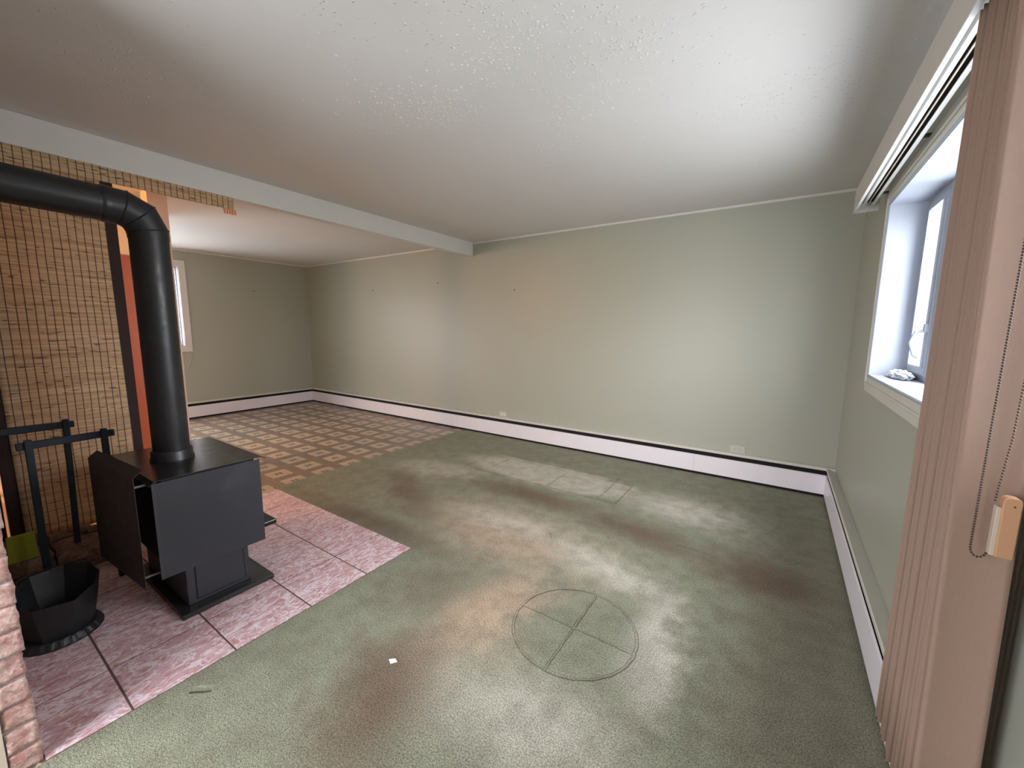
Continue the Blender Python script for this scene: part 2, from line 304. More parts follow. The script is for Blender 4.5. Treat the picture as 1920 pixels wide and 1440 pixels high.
MT = dict(
 wall=wall_mat(), ceil=ceil_mat(), carpet=carpet_mat(), lino=lino_mat(), tile=tile_mat(), brick=brick_mat(), stone=stone_mat(), bamboo=bamboo_mat(), glass=glass_mat(),
 trim=plain('off_white_trim', (0.66, 0.63, 0.60), 0.4, var=0.03), beam=plain('white_beam_paint', (0.68, 0.67, 0.64), 0.5, var=0.03, bump=0.1),
 heater=plain('white_heater_enamel', (0.80, 0.77, 0.83), 0.35, var=0.02), hood=plain('painted_heater_hood', (0.62, 0.60, 0.55), 0.4, var=0.03),
 dark=plain('dark_cavity', (0.006, 0.005, 0.005), 0.9), grout=plain('brown_grout', (0.12, 0.075, 0.065), 0.9, bump=0.3),
 mortar=plain('grey_mortar', (0.36, 0.35, 0.34), 0.95, bump=0.5), beige=plain('beige_plaster', (0.60, 0.50, 0.42), 0.8),
 stove=black_mat('matte_black_stove_steel', (0.031, 0.032, 0.042), 0.45), stove_top=black_mat('glossy_black_stove_top', (0.018, 0.018, 0.018), 0.22, 0.15),
 shield=black_mat('brown_black_shield', (0.026, 0.021, 0.020), 0.5), pipe=black_mat('satin_black_pipe', (0.012, 0.012, 0.015), 0.40, 0.5),
 iron=plain('black_iron', (0.014, 0.015, 0.017), 0.5, var=0.3, bump=0.3), rod=plain('pale_steel_rod', (0.16, 0.155, 0.155), 0.5, metal=0.3),
 rack=plain('blue_black_painted_rack', (0.020, 0.026, 0.036), 0.6, var=0.25, spec=0.25), firebox=plain('firebox_steel', (0.010, 0.010, 0.010), 0.7),
 white=plain('white_window_vinyl', (0.34, 0.37, 0.435), 0.5, var=0.02), casing=plain('cream_window_casing', (0.60, 0.585, 0.53), 0.4, var=0.03),
 alu=plain('white_aluminium_rail', (0.62, 0.62, 0.60), 0.35, var=0.02), valance=plain('beige_valance', (0.50, 0.46, 0.41), 0.6, var=0.04),
 vane=fabric_mat('blush_vane_fabric', (0.40, 0.268, 0.205)), bead=plain('brown_beads', (0.05, 0.028, 0.02), 0.4, var=0.3), weight=plain('peach_plastic', (0.46, 0.255, 0.14), 0.4),
 weightside=plain('cream_plastic', (0.50, 0.42, 0.34), 0.35),
 darkwood=wood_mat('dark_brown_wood', (0.022, 0.011, 0.010), (0.040, 0.020, 0.017), 0.85), door=wood_mat('red_brown_door_wood', (0.30, 0.065, 0.025), (0.46, 0.12, 0.045), 0.4),
 peach=plain('peach_wall_paint', (0.86, 0.62, 0.42), 0.7), pink=plain('pale_pink_paint', (0.74, 0.55, 0.46), 0.7),
 bark=wood_mat('bark', (0.10, 0.055, 0.03), (0.34, 0.22, 0.14), 0.95, (3, 14, 14)), green=plain('lime_green_card', (0.30, 0.32, 0.02), 0.6),
 paper=plain('white_paper', (0.80, 0.79, 0.77), 0.8), plate=plain('painted_outlet_plate', (0.48, 0.48, 0.43), 0.4), recep=plain('white_receptacle', (0.72, 0.71, 0.68), 0.3),
 outplaster=plain('white_inner_plaster', (0.60, 0.60, 0.60), 0.8), slat=fabric_mat('white_slat_plastic', (0.85, 0.86, 0.86), 0.35), steel=plain('dark_bracket_steel', (0.05, 0.05, 0.045), 0.4, metal=0.5),
 gold=plain('warm_lamp_shade', (0.8, 0.6, 0.4), 0.5), cloth=plain('crumpled_white_plastic', (0.50, 0.54, 0.60), 0.35),
)

# ------------------------------------------------------------------ mesh helpers
def box(bm, lo, hi):
    x0, y0, z0 = lo; x1, y1, z1 = hi
    v = [bm.verts.new(p) for p in ((x0,y0,z0),(x1,y0,z0),(x1,y1,z0),(x0,y1,z0),(x0,y0,z1),(x1,y0,z1),(x1,y1,z1),(x0,y1,z1))]
    for q in ((0,3,2,1),(4,5,6,7),(0,1,5,4),(1,2,6,5),(2,3,7,6),(3,0,4,7)): bm.faces.new([v[i] for i in q])
    return v
def prism(bm, pts, axis, a0, a1):
    """closed 2-D outline swept along axis ('x','y','z')"""
    def P(p, a): return {'x': (a, p[0], p[1]), 'y': (p[0], a, p[1]), 'z': (p[0], p[1], a)}[axis]
    A = [bm.verts.new(P(p, a0)) for p in pts]; B = [bm.verts.new(P(p, a1)) for p in pts]
    n = len(pts)
    bm.faces.new(A); bm.faces.new(B[::-1])
    for i in range(n): bm.faces.new((A[i], B[i], B[(i+1) % n], A[(i+1) % n]))
def tube(bm, pts, rad, seg=20, cap=True):
    """mitred tube through points; rad a number or list"""
    pts = [Vector(p) for p in pts]; n = len(pts); rad = rad if isinstance(rad, (list, tuple)) else [rad]*n
    d0 = (pts[1]-pts[0]).normalized(); up = Vector((0, 0, 1)) if abs(d0.z) < .9 else Vector((1, 0, 0))
    s = d0.cross(up).normalized(); t = s.cross(d0).normalized()
    rings = []; cur = [pts[0] + s*math.cos(2*PI*k/seg)*rad[0] + t*math.sin(2*PI*k/seg)*rad[0] for k in range(seg)]
    rings.append(cur)
    for i in range(1, n):
        din = (pts[i]-pts[i-1]).normalized(); dout = (pts[i+1]-pts[i]).normalized() if i < n-1 else din
        pn = (din+dout).normalized(); ratio = rad[i]/rad[i-1]
        new = []
        for p in cur:
            off = p-pts[i-1]; off -= din*off.dot(din)
            q = pts[i-1] + off*ratio
            k = (pts[i]-q).dot(pn)/din.dot(pn); new.append(q+din*k)
        cur = new; rings.append(cur)
    V = [[bm.verts.new(p) for p in rg] for rg in rings]
    for a, b in zip(V, V[1:]):
        for k in range(seg): bm.faces.new((a[k], a[(k+1) % seg], b[(k+1) % seg], b[k]))
    if cap: bm.faces.new(V[0][::-1]); bm.faces.new(V[-1])
def lathe(bm, prof, c, seg=32):
    V = [[bm.verts.new((c[0]+r_*math.cos(2*PI*k/seg), c[1]+r_*math.sin(2*PI*k/seg), c[2]+z)) for k in range(seg)] for r_, z in prof]
    for a, b in zip(V, V[1:]):
        for k in range(seg): bm.faces.new((a[k], a[(k+1) % seg], b[(k+1) % seg], b[k]))
    bm.faces.new(V[0][::-1]); bm.faces.new(V[-1])
def obj(name, bm, m, parent=None, bevel=0.0, smooth=False, seg=2, loc=None):
    bmesh.ops.recalc_face_normals(bm, faces=bm.faces)
    me = bpy.data.meshes.new(name); bm.to_mesh(me); bm.free()
    o = bpy.data.objects.new(name, me); COL.objects.link(o); me.materials.append(MT[m])
    if parent: o.parent = parent; o.matrix_parent_inverse = parent.matrix_world.inverted()
    if smooth:
        for p in me.polygons: p.use_smooth = True
        try: me.set_sharp_from_angle(angle=math.radians(35))
        except Exception: pass
    if bevel:
        md = o.modifiers.new('bevel', 'BEVEL'); md.width = bevel; md.segments = seg; md.limit_method = 'ANGLE'; md.harden_normals = False
    return o
def B(name, m, *boxes, parent=None, bevel=0.0):
    bm = bmesh.new()
    for lo, hi in boxes: box(bm, lo, hi)
    return obj(name, bm, m, parent, bevel)
def struct(o, label=None):
    o['kind'] = 'structure'
    if label: o['label'] = label
    return o
def thing(name, label, cat, loc=(0, 0, 0), group=None):
    o = bpy.data.objects.new(name, None); o.location = loc; o.empty_display_size = 0.1; COL.objects.link(o)
    o.matrix_world = Matrix.Translation(loc)
    return tag(o, label, cat, group)
def tag(o, label, cat, group=None):
    o['label'] = label; o['category'] = cat
    if group: o['group'] = group
    return o
def rough(bm, amt, scale, seed=0):
    for v in bm.verts:
        v.co += Vector(noise.noise_vector(v.co*scale + Vector((seed, 0, 0))))*amt
def subd(bm, cuts): bmesh.ops.subdivide_edges(bm, edges=bm.edges[:], cuts=cuts, use_grid_fill=True)

# ------------------------------------------------------------------ setting
STIP = [(-1.52, 1.60, 0.13, 0.13, 420, .003, .0065), (-1.56, 1.66, 0.07, 0.07, 150, .003, .006), (-1.12, 1.46, 0.12, 0.10, 120, .004, .008), (-0.86, 1.40, 0.12, 0.14, 160, .004, .009), (-0.66, 1.62, 0.16, 0.18, 220, .004, .009),
        (-0.50, 1.55, 0.16, 0.22, 90, .004, .009), (-0.60, 1.95, 0.2, 0.2, 90, .003, .008), (-0.94, 1.90, 0.14, 0.12, 90, .003, .007), (-1.32, 2.26, 0.16, 0.12, 110, .003, .006), (-1.7, 1.30, 0.2, 0.16, 60, .004, .009), (-0.6, 2.45, 0.3, 0.2, 60, .003, .007), (-1.2, 1.8, 0.7, 0.5, 160, .003, .007), (-1.95, 1.45, 0.25, 0.2, 50, .003, .007)]
T = 0.16
struct(B('floor', 'lino', ((XL-T, YR-T, -0.12), (XR+T, YB+T, -0.005))), 'tan patterned linoleum floor with pale squares')
struct(B('ceiling', 'ceil', ((XL-T, YR-T, H), (XR+T, YB+T, H+0.12))), 'white stippled ceiling')
ce = bpy.data.objects['ceiling']
bm = bmesh.new(); rs = random.Random(5); tmpl = bmesh.new(); bmesh.ops.create_icosphere(tmpl, subdivisions=1, radius=1); tv = [v.co.copy() for v in tmpl.verts]; tf = [[v.index for v in f_.verts] for f_ in tmpl.faces]; tmpl.free()
for (sx_, sy_, dx_, dy_, n_, r_a, r_b) in STIP:
    for k in range(n_):
        px_, py_ = rs.gauss(sx_, dx_), rs.gauss(sy_, dy_)
        if not (XBEAM+0.05 < px_ < XR-0.1 and YR+0.1 < py_ < YB-0.1): continue
        rr_ = 0.72*rs.uniform(r_a, r_b)*(0.6 if rs.random() < .4 else 1.15); el_ = rs.uniform(0.7, 1.5); vs_ = [bm.verts.new((px_+c_.x*rr_*el_, py_+c_.y*rr_, H+c_.z*rr_*0.65)) for c_ in tv]
        for f_ in tf: bm.faces.new([vs_[q] for q in f_])
o = obj('ceiling_stipple', bm, 'ceil', ce, smooth=True); o['kind'] = 'stuff'
struct(B('wall_back', 'wall', ((XL-T, YB, 0), (XR+T, YB+T, H))), 'long sage green back wall')
def wall_x(name, x0, x1, holes, m):   # wall in the YZ plane with openings
    bm = bmesh.new(); ys = [YR-T]
    for (a, b, c, d) in holes:
        box(bm, (x0, ys[-1], 0), (x1, a, H)); box(bm, (x0, a, 0), (x1, b, c)); box(bm, (x0, a, d), (x1, b, H)); ys.append(b)
    box(bm, (x0, ys[-1], 0), (x1, YB, H)); return struct(obj(name, bm, m))
wall_x('wall_right', XR, XR+T, [(WIN['y0'], WIN['y1'], WIN['z0'], WIN['z1'])], 'wall')
wall_x('wall_left', XL-T, XL, [(0.05, 1.38, 0.08, 2.05), (LWIN['y0'], LWIN['y1'], LWIN['z0'], LWIN['z1'])], 'wall')
bm = bmesh.new(); x = XL
for (a, b) in RW:
    box(bm, (x, YR-T, 0), (a, YR, H)); box(bm, (a, YR-T, 0), (b, YR, RZ[0])); box(bm, (a, YR-T, RZ[1]), (b, YR, H)); x = b
box(bm, (x, YR-T, 0), (XR, YR, H)); struct(obj('wall_front', bm, 'wall'))
# dining partition end, kitchen wall, hearth wing wall
struct(B('wall_partition', 'pink', ((-4.44, 1.186, -0.005), (-4.30, 1.315, H))), 'pale pink end of the partition beside the kitchen')
KX = -5.25
bm = bmesh.new(); dy0, dy1, dz = 0.52, 1.345, 2.03
box(bm, (KX-0.1, YR, -0.005), (KX, dy0, H)); box(bm, (KX-0.1, dy0, dz), (KX, 1.50, H)); box(bm, (KX-0.1, dy1, -0.005), (KX, 1.50, dz))
struct(obj('wall_kitchen', bm, 'peach'), 'peach kitchen wall above the red-brown door')
dr = thing('door_1', '', '', (KX-0.05, (dy0+dy1)/2, 0)); del dr['label'], dr['category']; struct(dr, 'red-brown wooden kitchen door seen past the stove pipe')
B('door_leaf', 'door', ((KX-0.06, dy0, 0.0), (KX-0.015, dy1, dz-0.005)), parent=dr, bevel=0.003)
bm = bmesh.new(); lathe(bm, [(0.026, 0), (0.028, 0.01), (0.012, 0.02), (0.022, 0.045), (0.024, 0.06), (0.01, 0.068)], (0, 0, 0), 20)
bmesh.ops.rotate(bm, verts=bm.verts, matrix=Matrix.Rotation(PI/2, 3, 'Y')); bmesh.ops.translate(bm, verts=bm.verts, vec=(KX-0.016, dy0+0.07, 0.95)); obj('door_handle', bm, 'rod', dr, smooth=True)
struct(B('wall_hearth', 'beige', ((XBEAM-0.09, -0.09, 0), (-1.83, 0.032, H))), 'beige plastered wing wall behind the brick')

# beam and crown trims
struct(B('ceiling_beam', 'beam', ((XBEAM-0.085, YR, 2.2736), (XBEAM, YB, H)), bevel=0.004), 'white painted ceiling beam')
struct(B('trim_1', 'trim', ((XL, YB-0.010, 2.4193), (XBEAM-0.085, YB, H)), ((XBEAM, YB-0.010, 2.4193), (XR, YB, H)), bevel=0.003), 'thin off-white crown strip on the back wall')
struct(B('trim_2', 'trim', ((XL, YR, 2.4193), (XL+0.010, YB-0.01, H)), bevel=0.003), 'thin off-white crown strip on the left wall')

# carpet (L shape) and tiled hearth
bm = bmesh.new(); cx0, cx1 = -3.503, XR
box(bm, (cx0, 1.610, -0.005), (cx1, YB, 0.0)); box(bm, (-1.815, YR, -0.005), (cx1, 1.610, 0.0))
tag(obj('carpet', bm, 'carpet'), 'worn green-grey fitted carpet with brown soiling, painted shade along the right wall and pressed furniture marks', 'carpet')
hearth = thing('hearth_pad', 'pink marbled tile hearth pad on the floor under the black stove', 'hearth', (-2.6, 0.9, 0))
B('grout_bed', 'grout', ((-3.445, 0.10, -0.005), (-1.817, 1.610, -0.0005)), parent=hearth)
bm = bmesh.new(); uvl = bm.loops.layers.uv.new('UVMap')
xs = [-1.820, -2.122, -2.452, -2.782, -3.112, -3.443]; ys = [-0.02+0.0, 0.309, 0.637, 0.966, 1.287, 1.608]
for i in range(5):
    for j in range(5):
        g = 0.0036
        x1, x0 = xs[i]-(g if i else 0), xs[i+1]+g; y0, y1 = max(ys[j]+g, 0.103), ys[j+1]-(g if j < 4 else 0)
        vs = box(bm, (x0, y0, -0.004), (x1, y1, 0.0015)); ou, ov = random.random()*20, random.random()*20
        fs = {f_ for v_ in vs for f_ in v_.link_faces}
        for f_ in fs:
            for lp in f_.loops: lp[uvl].uv = (lp.vert.co.x+ou, lp.vert.co.y+ov)
o = obj('floor_tile', bm, 'tile', hearth, bevel=0.001)

# ------------------------------------------------------------------ brick veneer (rough split bricks) on the wing wall
wb = struct(B('wall_brick', 'mortar', ((-3.30, 0.0325, 0), (-1.842, 0.088, H))), 'pink split brick veneer with grey mortar')
bm = bmesh.new(); z = -0.004; row = 0; CH = 0.078
while z < H-0.02:
    zt = min(z+CH-0.011, H-0.004); x = -1.832 + (0.0)
    L0 = 0.19 if row % 2 == 0 else 0.09
    x1 = -1.830
    while x1 > -3.28:
        x0 = max(x1-L0, -3.30); L0 = 0.19
        v = box(bm, (x0, 0.036, z), (x1, 0.096+random.uniform(-.003, .004), zt)); x1 = x0-0.011
        d = Vector((random.uniform(-.004, .004), 0, random.uniform(-.002, .002)))
        for q in v: q.co += d
    z += CH; row += 1
# finer mesh only where the camera sees it
ed = [e_ for e_ in bm.edges if max(v.co.x for v in e_.verts) > -2.08]
bmesh.ops.subdivide_edges(bm, edges=ed, cuts=5, use_grid_fill=True)
for v in bm.verts:
    if v.co.x > -2.10:
        n_ = noise.noise_vector(v.co*38); m_ = noise.noise_vector(v.co*90)
        dd = Vector(n_)*0.006 + Vector(m_)*0.003; v.co += Vector((dd.x, dd.y*0.6, dd.z*0.5))
o = obj('brickwork', bm, 'brick', wb, bevel=0.0)
for p in o.data.polygons: p.use_smooth = True

# ------------------------------------------------------------------ baseboard heaters
ZB, ZT, DP = 0.025, 0.185, 0.0606
def heater(name, label, A, Bp, inward, joints=(), hw=0.252):
    """A->Bp along wall foot, inward = unit normal into the room"""
    A, Bp, n_ = Vector(A), Vector(Bp), Vector(inward); d = (Bp-A).normalized(); L = (Bp-A).length
    t = thing(name, label, 'heater', tuple((A+Bp)/2), 'white baseboard heaters around the room')
    def sweep(nm, prof, m, a0=0, a1=None, bev=0.001):
        a1 = L if a1 is None else a1; bm = bmesh.new()
        R0 = [bm.verts.new(A+d*a0+n_*p+Vector((0, 0, q))) for p, q in prof]; R1 = [bm.verts.new(A+d*a1+n_*p+Vector((0, 0, q))) for p, q in prof]
        k = len(prof); bm.faces.new(R0); bm.faces.new(R1[::-1])
        for i in range(k): bm.faces.new((R0[i], R1[i], R1[(i+1) % k], R0[(i+1) % k]))
        return obj(nm, bm, m, t, bevel=bev)
    js = [0]+list(joints)+[L]
    for a, b_ in zip(js, js[1:]):
        sweep('front_panel', [(DP-0.003, ZB), (DP, ZB), (DP, ZT), (DP-0.008, ZT+0.004), (DP-0.010, ZT+0.001), (DP-0.003, ZT-0.003)], 'heater', a+(0.0008 if a else 0), b_-0.0008, 0)
    sweep('hood', [(0.0005, 0.225), (DP-0.006, 0.240), (DP-0.006, 0.231), (DP-0.002, 0.227), (DP, 0.229), (DP, 0.247), (DP-0.003, 0.250), (0.002, hw), (0.0005, hw)], 'hood', bev=0)
    sweep('slot_shade_core', [(0.0008, 0.002), (DP-0.008, 0.002), (DP-0.010, 0.14), (DP-0.026, 0.22), (0.0008, 0.2245)], 'dark')  # solid near-black fill, paints the shade inside the heater slot
    return t
heater('baseboard_heater', 'long white baseboard heater under the two outlets on the back wall', (XL+0.0, YB, 0), (XR, YB, 0), (0, -1, 0), (XL*-1-3.31, 7.215-2.142, 6.6))
heater('baseboard_heater', 'white baseboard heater along the left wall below the bright window', (XL, 1.46, 0), (XL, YB-DP, 0), (1, 0, 0))
heater('baseboard_heater', 'white baseboard heater along the right wall beside the vertical blind', (XR, YR+0.1, 0), (XR, YB-DP, 0), (-1, 0, 0), hw=0.232)

# ------------------------------------------------------------------ right window
w1 = thing('window_1', '', '', (XR, 2.0, 1.1)); del w1['label'], w1['category']; struct(w1, 'white deep-set window on the right wall')
y0, y1, z0, z1 = WIN['y0'], WIN['y1'], WIN['z0'], WIN['z1']
# casing: stepped profile frame
cw = 0.085
def frame_boxes(x0, x1, a, b, c, d, w):   # rectangular frame in YZ
    return [((x0, a-w, c-w), (x1, b+w, c)), ((x0, a-w, d), (x1, b+w, d+w)), ((x0, a-w, c), (x1, a, d)), ((x0, b, c), (x1, b+w, d))]
B('casing', 'casing', *frame_boxes(XR-0.018, XR, y0, y1, z0, z1, 0.10), parent=w1, bevel=0.004)
B('casing_bead', 'casing', *frame_boxes(XR-0.026, XR-0.014, y0-0.045, y1+0.045, z0-0.045, z1+0.045, 0.014), parent=w1, bevel=0.004)
B('casing_edge', 'white', *frame_boxes(XR-0.024, XR-0.001, y0+0.001, y1-0.001, z0+0.001, z1-0.001, 0.012), parent=w1, bevel=0.003)
XO = XR+T
B('jamb', 'white', ((XR-0.02, y0-0.004, z0-0.015), (XO, y0+0.006, z1)), ((XR-0.02, y1-0.006, z0-0.015), (XO, y1+0.004, z1)), ((XR-0.02, y0, z1-0.006), (XO, y1, z1+0.004)), parent=w1, bevel=0.002)
B('window_sill', 'white', ((XR-0.022, y0, z0-0.012), (XO, y1, z0+0.004)), parent=w1, bevel=0.003)
xg = 0.583
fr = B('window_frame', 'white', *frame_boxes(xg, xg+0.05, y0+0.03, y1-0.03, z0+0.035, z1-0.03, 0.03), ((xg-0.002, 2.66, z0), (xg+0.05, 2.72, z1)), ((xg-0.002, 1.34, z0), (xg+0.05, 1.40, z1)), parent=w1, bevel=0.003)
for a, b_ in ((2.755, 2.985), (1.025, 1.255)):
    s_ = B('sash', 'white', *frame_boxes(xg-0.008, xg+0.03, a, b_, z0+0.075, z1-0.07, 0.034), parent=w1, bevel=0.003)
    B('sash_bead', 'white', *frame_boxes(xg-0.014, xg+0.01, a+0.003, b_-0.003, z0+0.078, z1-0.073, 0.012), parent=s_, bevel=0.002)
    B('pane', 'glass', ((xg+0.012, a-0.006, z0+0.069), (xg+0.016, b_+0.006, z1-0.064)), parent=s_)
B('pane', 'glass', ((xg+0.02, 1.392, z0+0.027), (xg+0.024, 2.668, z1-0.022)), parent=w1)
bm = bmesh.new(); tube(bm, [(xg-0.012, 2.745, 1.37), (xg-0.045, 2.742, 1.36), (xg-0.06, 2.74, 1.31), (xg-0.045, 2.738, 1.25), (xg-0.03, 2.738, 1.235)], [0.008, 0.009, 0.010, 0.008, 0.007], 12)
box(bm, (xg-0.02, 2.730, 1.36), (xg, 2.756, 1.40)); obj('sash_latch', bm, 'white', w1, smooth=True)
# crumpled plastic on the sill
bm = bmesh.new(); bmesh.ops.create_icosphere(bm, subdivisions=4, radius=1)
for v in bm.verts:
    n_ = noise.noise(v.co*2.3); n2_ = abs(noise.noise(v.co*5.1)); k = 1+0.35*n_-0.35*n2_
    v.co = Vector((v.co.x*0.045*k, v.co.y*0.15*k, max(-0.6, v.co.z)*0.028*k))
bmesh.ops.translate(bm, verts=bm.verts, vec=(0.530, 2.88, z0+0.0205)); tag(obj('crumpled_plastic_bag', bm, 'cloth'), 'crumpled white plastic bag lying on the right window sill', 'bag')

# ------------------------------------------------------------------ valance + headrail + vertical vanes
vb = thing('vertical_blind', 'blush vertical blind stacked open in front of the right window', 'blind', (0.36, 1.6, 2.1))
B('headrail', 'alu', ((0.331, 0.2, 2.112), (0.337, 3.30, 2.150)), ((0.383, 0.2, 2.112), (0.389, 3.30, 2.150)), ((0.331, 0.2, 2.144), (0.389, 3.30, 2.152)), ((0.337, 0.2, 2.112), (0.345, 3.30, 2.116)), ((0.374, 0.2, 2.112), (0.383, 3.30, 2.116)), parent=vb)
B('track_channel', 'dark', ((0.338, 0.2, 2.128), (0.382, 3.29, 2.143)), parent=vb)
B('drive_rod', 'weightside', ((0.357, 0.2, 2.118), (0.362, 3.28, 2.124)), parent=vb)
for yy in (3.22, 2.40, 1.60, 0.7):
    B('bracket', 'steel', ((0.345, yy-0.018, 2.152), (XR-0.001, yy+0.018, 2.157)), ((XR-0.004, yy-0.018, 2.10), (XR-0.001, yy+0.018, 2.157)), parent=vb)
va = thing('blind_valance', 'beige box valance board hiding the blind rail above the right window', 'valance', (0.306, 1.8, 2.15))
B('face_board', 'valance', ((0.300, 0.2, 2.09), (0.306, 3.35, 2.222)), parent=va, bevel=0.0015)
B('lining', 'alu', ((0.3062, 0.2, 2.089), (0.3100, 3.344, 2.218)), parent=va)
B('end_return', 'alu', ((0.3062, 3.344, 2.09), (XR-0.028, 3.35, 2.222)), parent=va, bevel=0.001)
B('bottom_bead', 'alu', ((0.297, 0.2, 2.086), (0.310, 3.352, 2.0915)), ((0.310, 3.342, 2.086), (XR-0.028, 3.352, 2.0915)), parent=va)
ZV0, ZV1 = 0.240, 2.10
nv = 17
for i in range(nv):
    yy = 1.120 + i*(1.466-1.120)/(nv-1); bm = bmesh.new(); ang = 0.0 if i == 0 else random.uniform(-0.02, 0.02); xo = 0 if i == 0 else 0.0035*math.sin(i*1.9)+random.uniform(-.001, .001)
    n = 10; Wd = 0.093; rows = 8; grid = []
    for j in range(rows+1):
        tz = j/rows; zz = ZV0+(ZV1-ZV0)*tz; xc = 0.3655+(-0.002+ (-0.030*(zz-0.24)/1.86)) * max(0, 1-i/5) + xo*(1-0.6*tz); rowv = []
        for k in range(n+1):
            s_ = k/n-0.5; bow = 0.006*(1-4*s_*s_); rowv.append(bm.verts.new((xc+Wd*s_*math.cos(ang), yy+bow+Wd*s_*math.sin(ang), zz)))
        grid.append(rowv)
    for a, b_ in zip(grid, grid[1:]):
        for k in range(n): bm.faces.new((a[k], a[k+1], b_[k+1], b_[k]))
    o = obj('vane', bm, 'vane', vb, smooth=True); md = o.modifiers.new('thickness', 'SOLIDIFY'); md.thickness = 0.0009
def beads(name, pts, rad, step, parent):
    pts = [Vector(p) for p in pts]; bm = bmesh.new(); acc = 0.0
    seglen = [(b_-a).length for a, b_ in zip(pts, pts[1:])]; tot = sum(seglen); s_ = 0.0
    while s_ < tot:
        q = s_
        for a, b_, L in zip(pts, pts[1:], seglen):
            if q <= L: p = a+(b_-a)*(q/L); break
            q -= L
        m_ = Matrix.Translation(p); bmesh.ops.create_icosphere(bm, subdivisions=1 if p.z > 1.6 else 2, radius=rad, matrix=m_); s_ += step
    return obj(name, bm, 'bead', parent, smooth=True)
yc = 1.090
loop = [(0.338, yc, 2.112), (0.333, yc, 1.5), (0.331, yc, 0.965)]
for k in range(1, 9):
    a = PI+k*PI/9*0.95; loop.append((0.342+0.0115*math.cos(a), yc, 0.957+0.019*math.sin(a)*1.1))
loop.append((0.354, yc, 0.951))
beads('bead_chain', loop, 0.0021, 0.0052, vb)
beads('bead_chain', [(0.372, yc+0.004, 2.112), (0.3665, yc+0.004, 1.5), (0.361, yc+0.004, 1.17), (0.353, yc+0.004, 1.048)], 0.0019, 0.0058, vb)
# chain weight: rounded plastic body with a paler side shell
def rbox(bm, lo, hi, r_, axis_y=True):
    x0, x1, z0_, z1_ = lo[0], hi[0], lo[2], hi[2]; pts = []
    for cx_, cz_, a0 in ((x1-r_, z1_-r_, 0), (x0+r_, z1_-r_, PI/2)):
        for k in range(7): a = a0+k*PI/12; pts.append((cx_+r_*math.cos(a), cz_+r_*math.sin(a)))
    pts += [(x0, z0_), (x1, z0_)]
    prism(bm, pts, 'y', lo[1], hi[1])
bm = bmesh.new(); rbox(bm, (0.3595, yc-0.009, 0.946), (0.3835, yc+0.010, 1.063), 0.009)
for v in bm.verts: v.co.x += (v.co.z-1.0)*-0.03*0
cwt = obj('chain_weight', bm, 'weight', vb, bevel=0.002)
bm = bmesh.new(); rbox(bm, (0.3535, yc-0.006, 0.947), (0.3605, yc+0.008, 1.042), 0.003); obj('weight_shell', bm, 'weightside', cwt, bevel=0.001)
bm = bmesh.new(); bmesh.ops.create_icosphere(bm, subdivisions=2, radius=0.0016, matrix=Matrix.Translation((0.374, yc-0.009, 1.047))); obj('weight_rivet', bm, 'bead', cwt)

# ------------------------------------------------------------------ left window with mini blind
w2 = thing('window_2', '', '', (XL, 1.9, 1.1)); del w2['label'], w2['category']; struct(w2, 'bright window on the left wall behind the stove pipe')
a, b_, c, d = LWIN['y0'], LWIN['y1'], LWIN['z0'], LWIN['z1']
B('casing', 'trim', *frame_boxes(XL, XL+0.02, a, b_, c, d, 0.085), parent=w2, bevel=0.004)
B('window_frame', 'white', *frame_boxes(XL-0.09, XL-0.05, a+0.02, b_-0.02, c+0.02, d-0.02, 0.02), parent=w2, bevel=0.003)
B('jamb', 'white', ((XL-T, a-0.001, c), (XL+0.005, a+0.004, d)), ((XL-T, b_-0.004, c), (XL+0.005, b_+0.001, d)), ((XL-T, a, c-0.001), (XL+0.005, b_, c+0.004)), ((XL-T, a, d-0.004), (XL+0.005, b_, d+0.001)), parent=w2)
B('pane', 'glass', ((XL-0.075, a+0.012, c+0.012), (XL-0.071, b_-0.012, d-0.012)), parent=w2)
mb = thing('mini_blind', 'white slatted mini blind half closed in the left window', 'blind', (XL-0.03, 1.87, c))
B('blind_rail', 'trim', ((XL-0.045, a+0.01, d-0.045), (XL-0.010, b_-0.035, d-0.006)), parent=mb)
bm = bmesh.new(); zz = c+0.05
while zz < d-0.05:
    prism(bm, [(XL-0.038, zz-0.003), (XL-0.037, zz-0.004), (XL-0.018, zz+0.003), (XL-0.019, zz+0.004)], 'y', a+0.012, b_-0.040); zz += 0.021
obj('blind_slats', bm, 'slat', mb); B('bottom_rail', 'steel', ((XL-0.038, a+0.012, c+0.022), (XL-0.018, b_-0.040, c+0.032)), parent=mb)
bm = bmesh.new(); tube(bm, [(XL+0.008, 2.325, 0.985), (XL+0.006, 2.30, 0.85), (XL+0.006, 2.25, 0.72), (XL+0.006, 2.16, 0.63), (XL+0.006, 2.08, 0.60)], 0.0035, 8)
tag(obj('window_cord', bm, 'plate', smooth=True), 'thin grey-green cord hanging below the corner of the left window', 'cord')

w5 = thing('window_5', '', '', (XL, 0.7, 0.1)); del w5['label'], w5['category']; struct(w5, 'tall unseen window added to light the dining end, hidden behind the kitchen wall')  # added out of view to brighten the dining end
B('window_frame', 'white', *frame_boxes(XL-0.09, XL-0.05, 0.09, 1.34, 0.12, 2.01, 0.04), ((XL-0.09, 0.69, 0.12), (XL-0.05, 0.75, 2.01)), parent=w5); B('pane', 'glass', ((XL-0.072, 0.082, 0.112), (XL-0.070, 1.348, 2.018)), parent=w5)
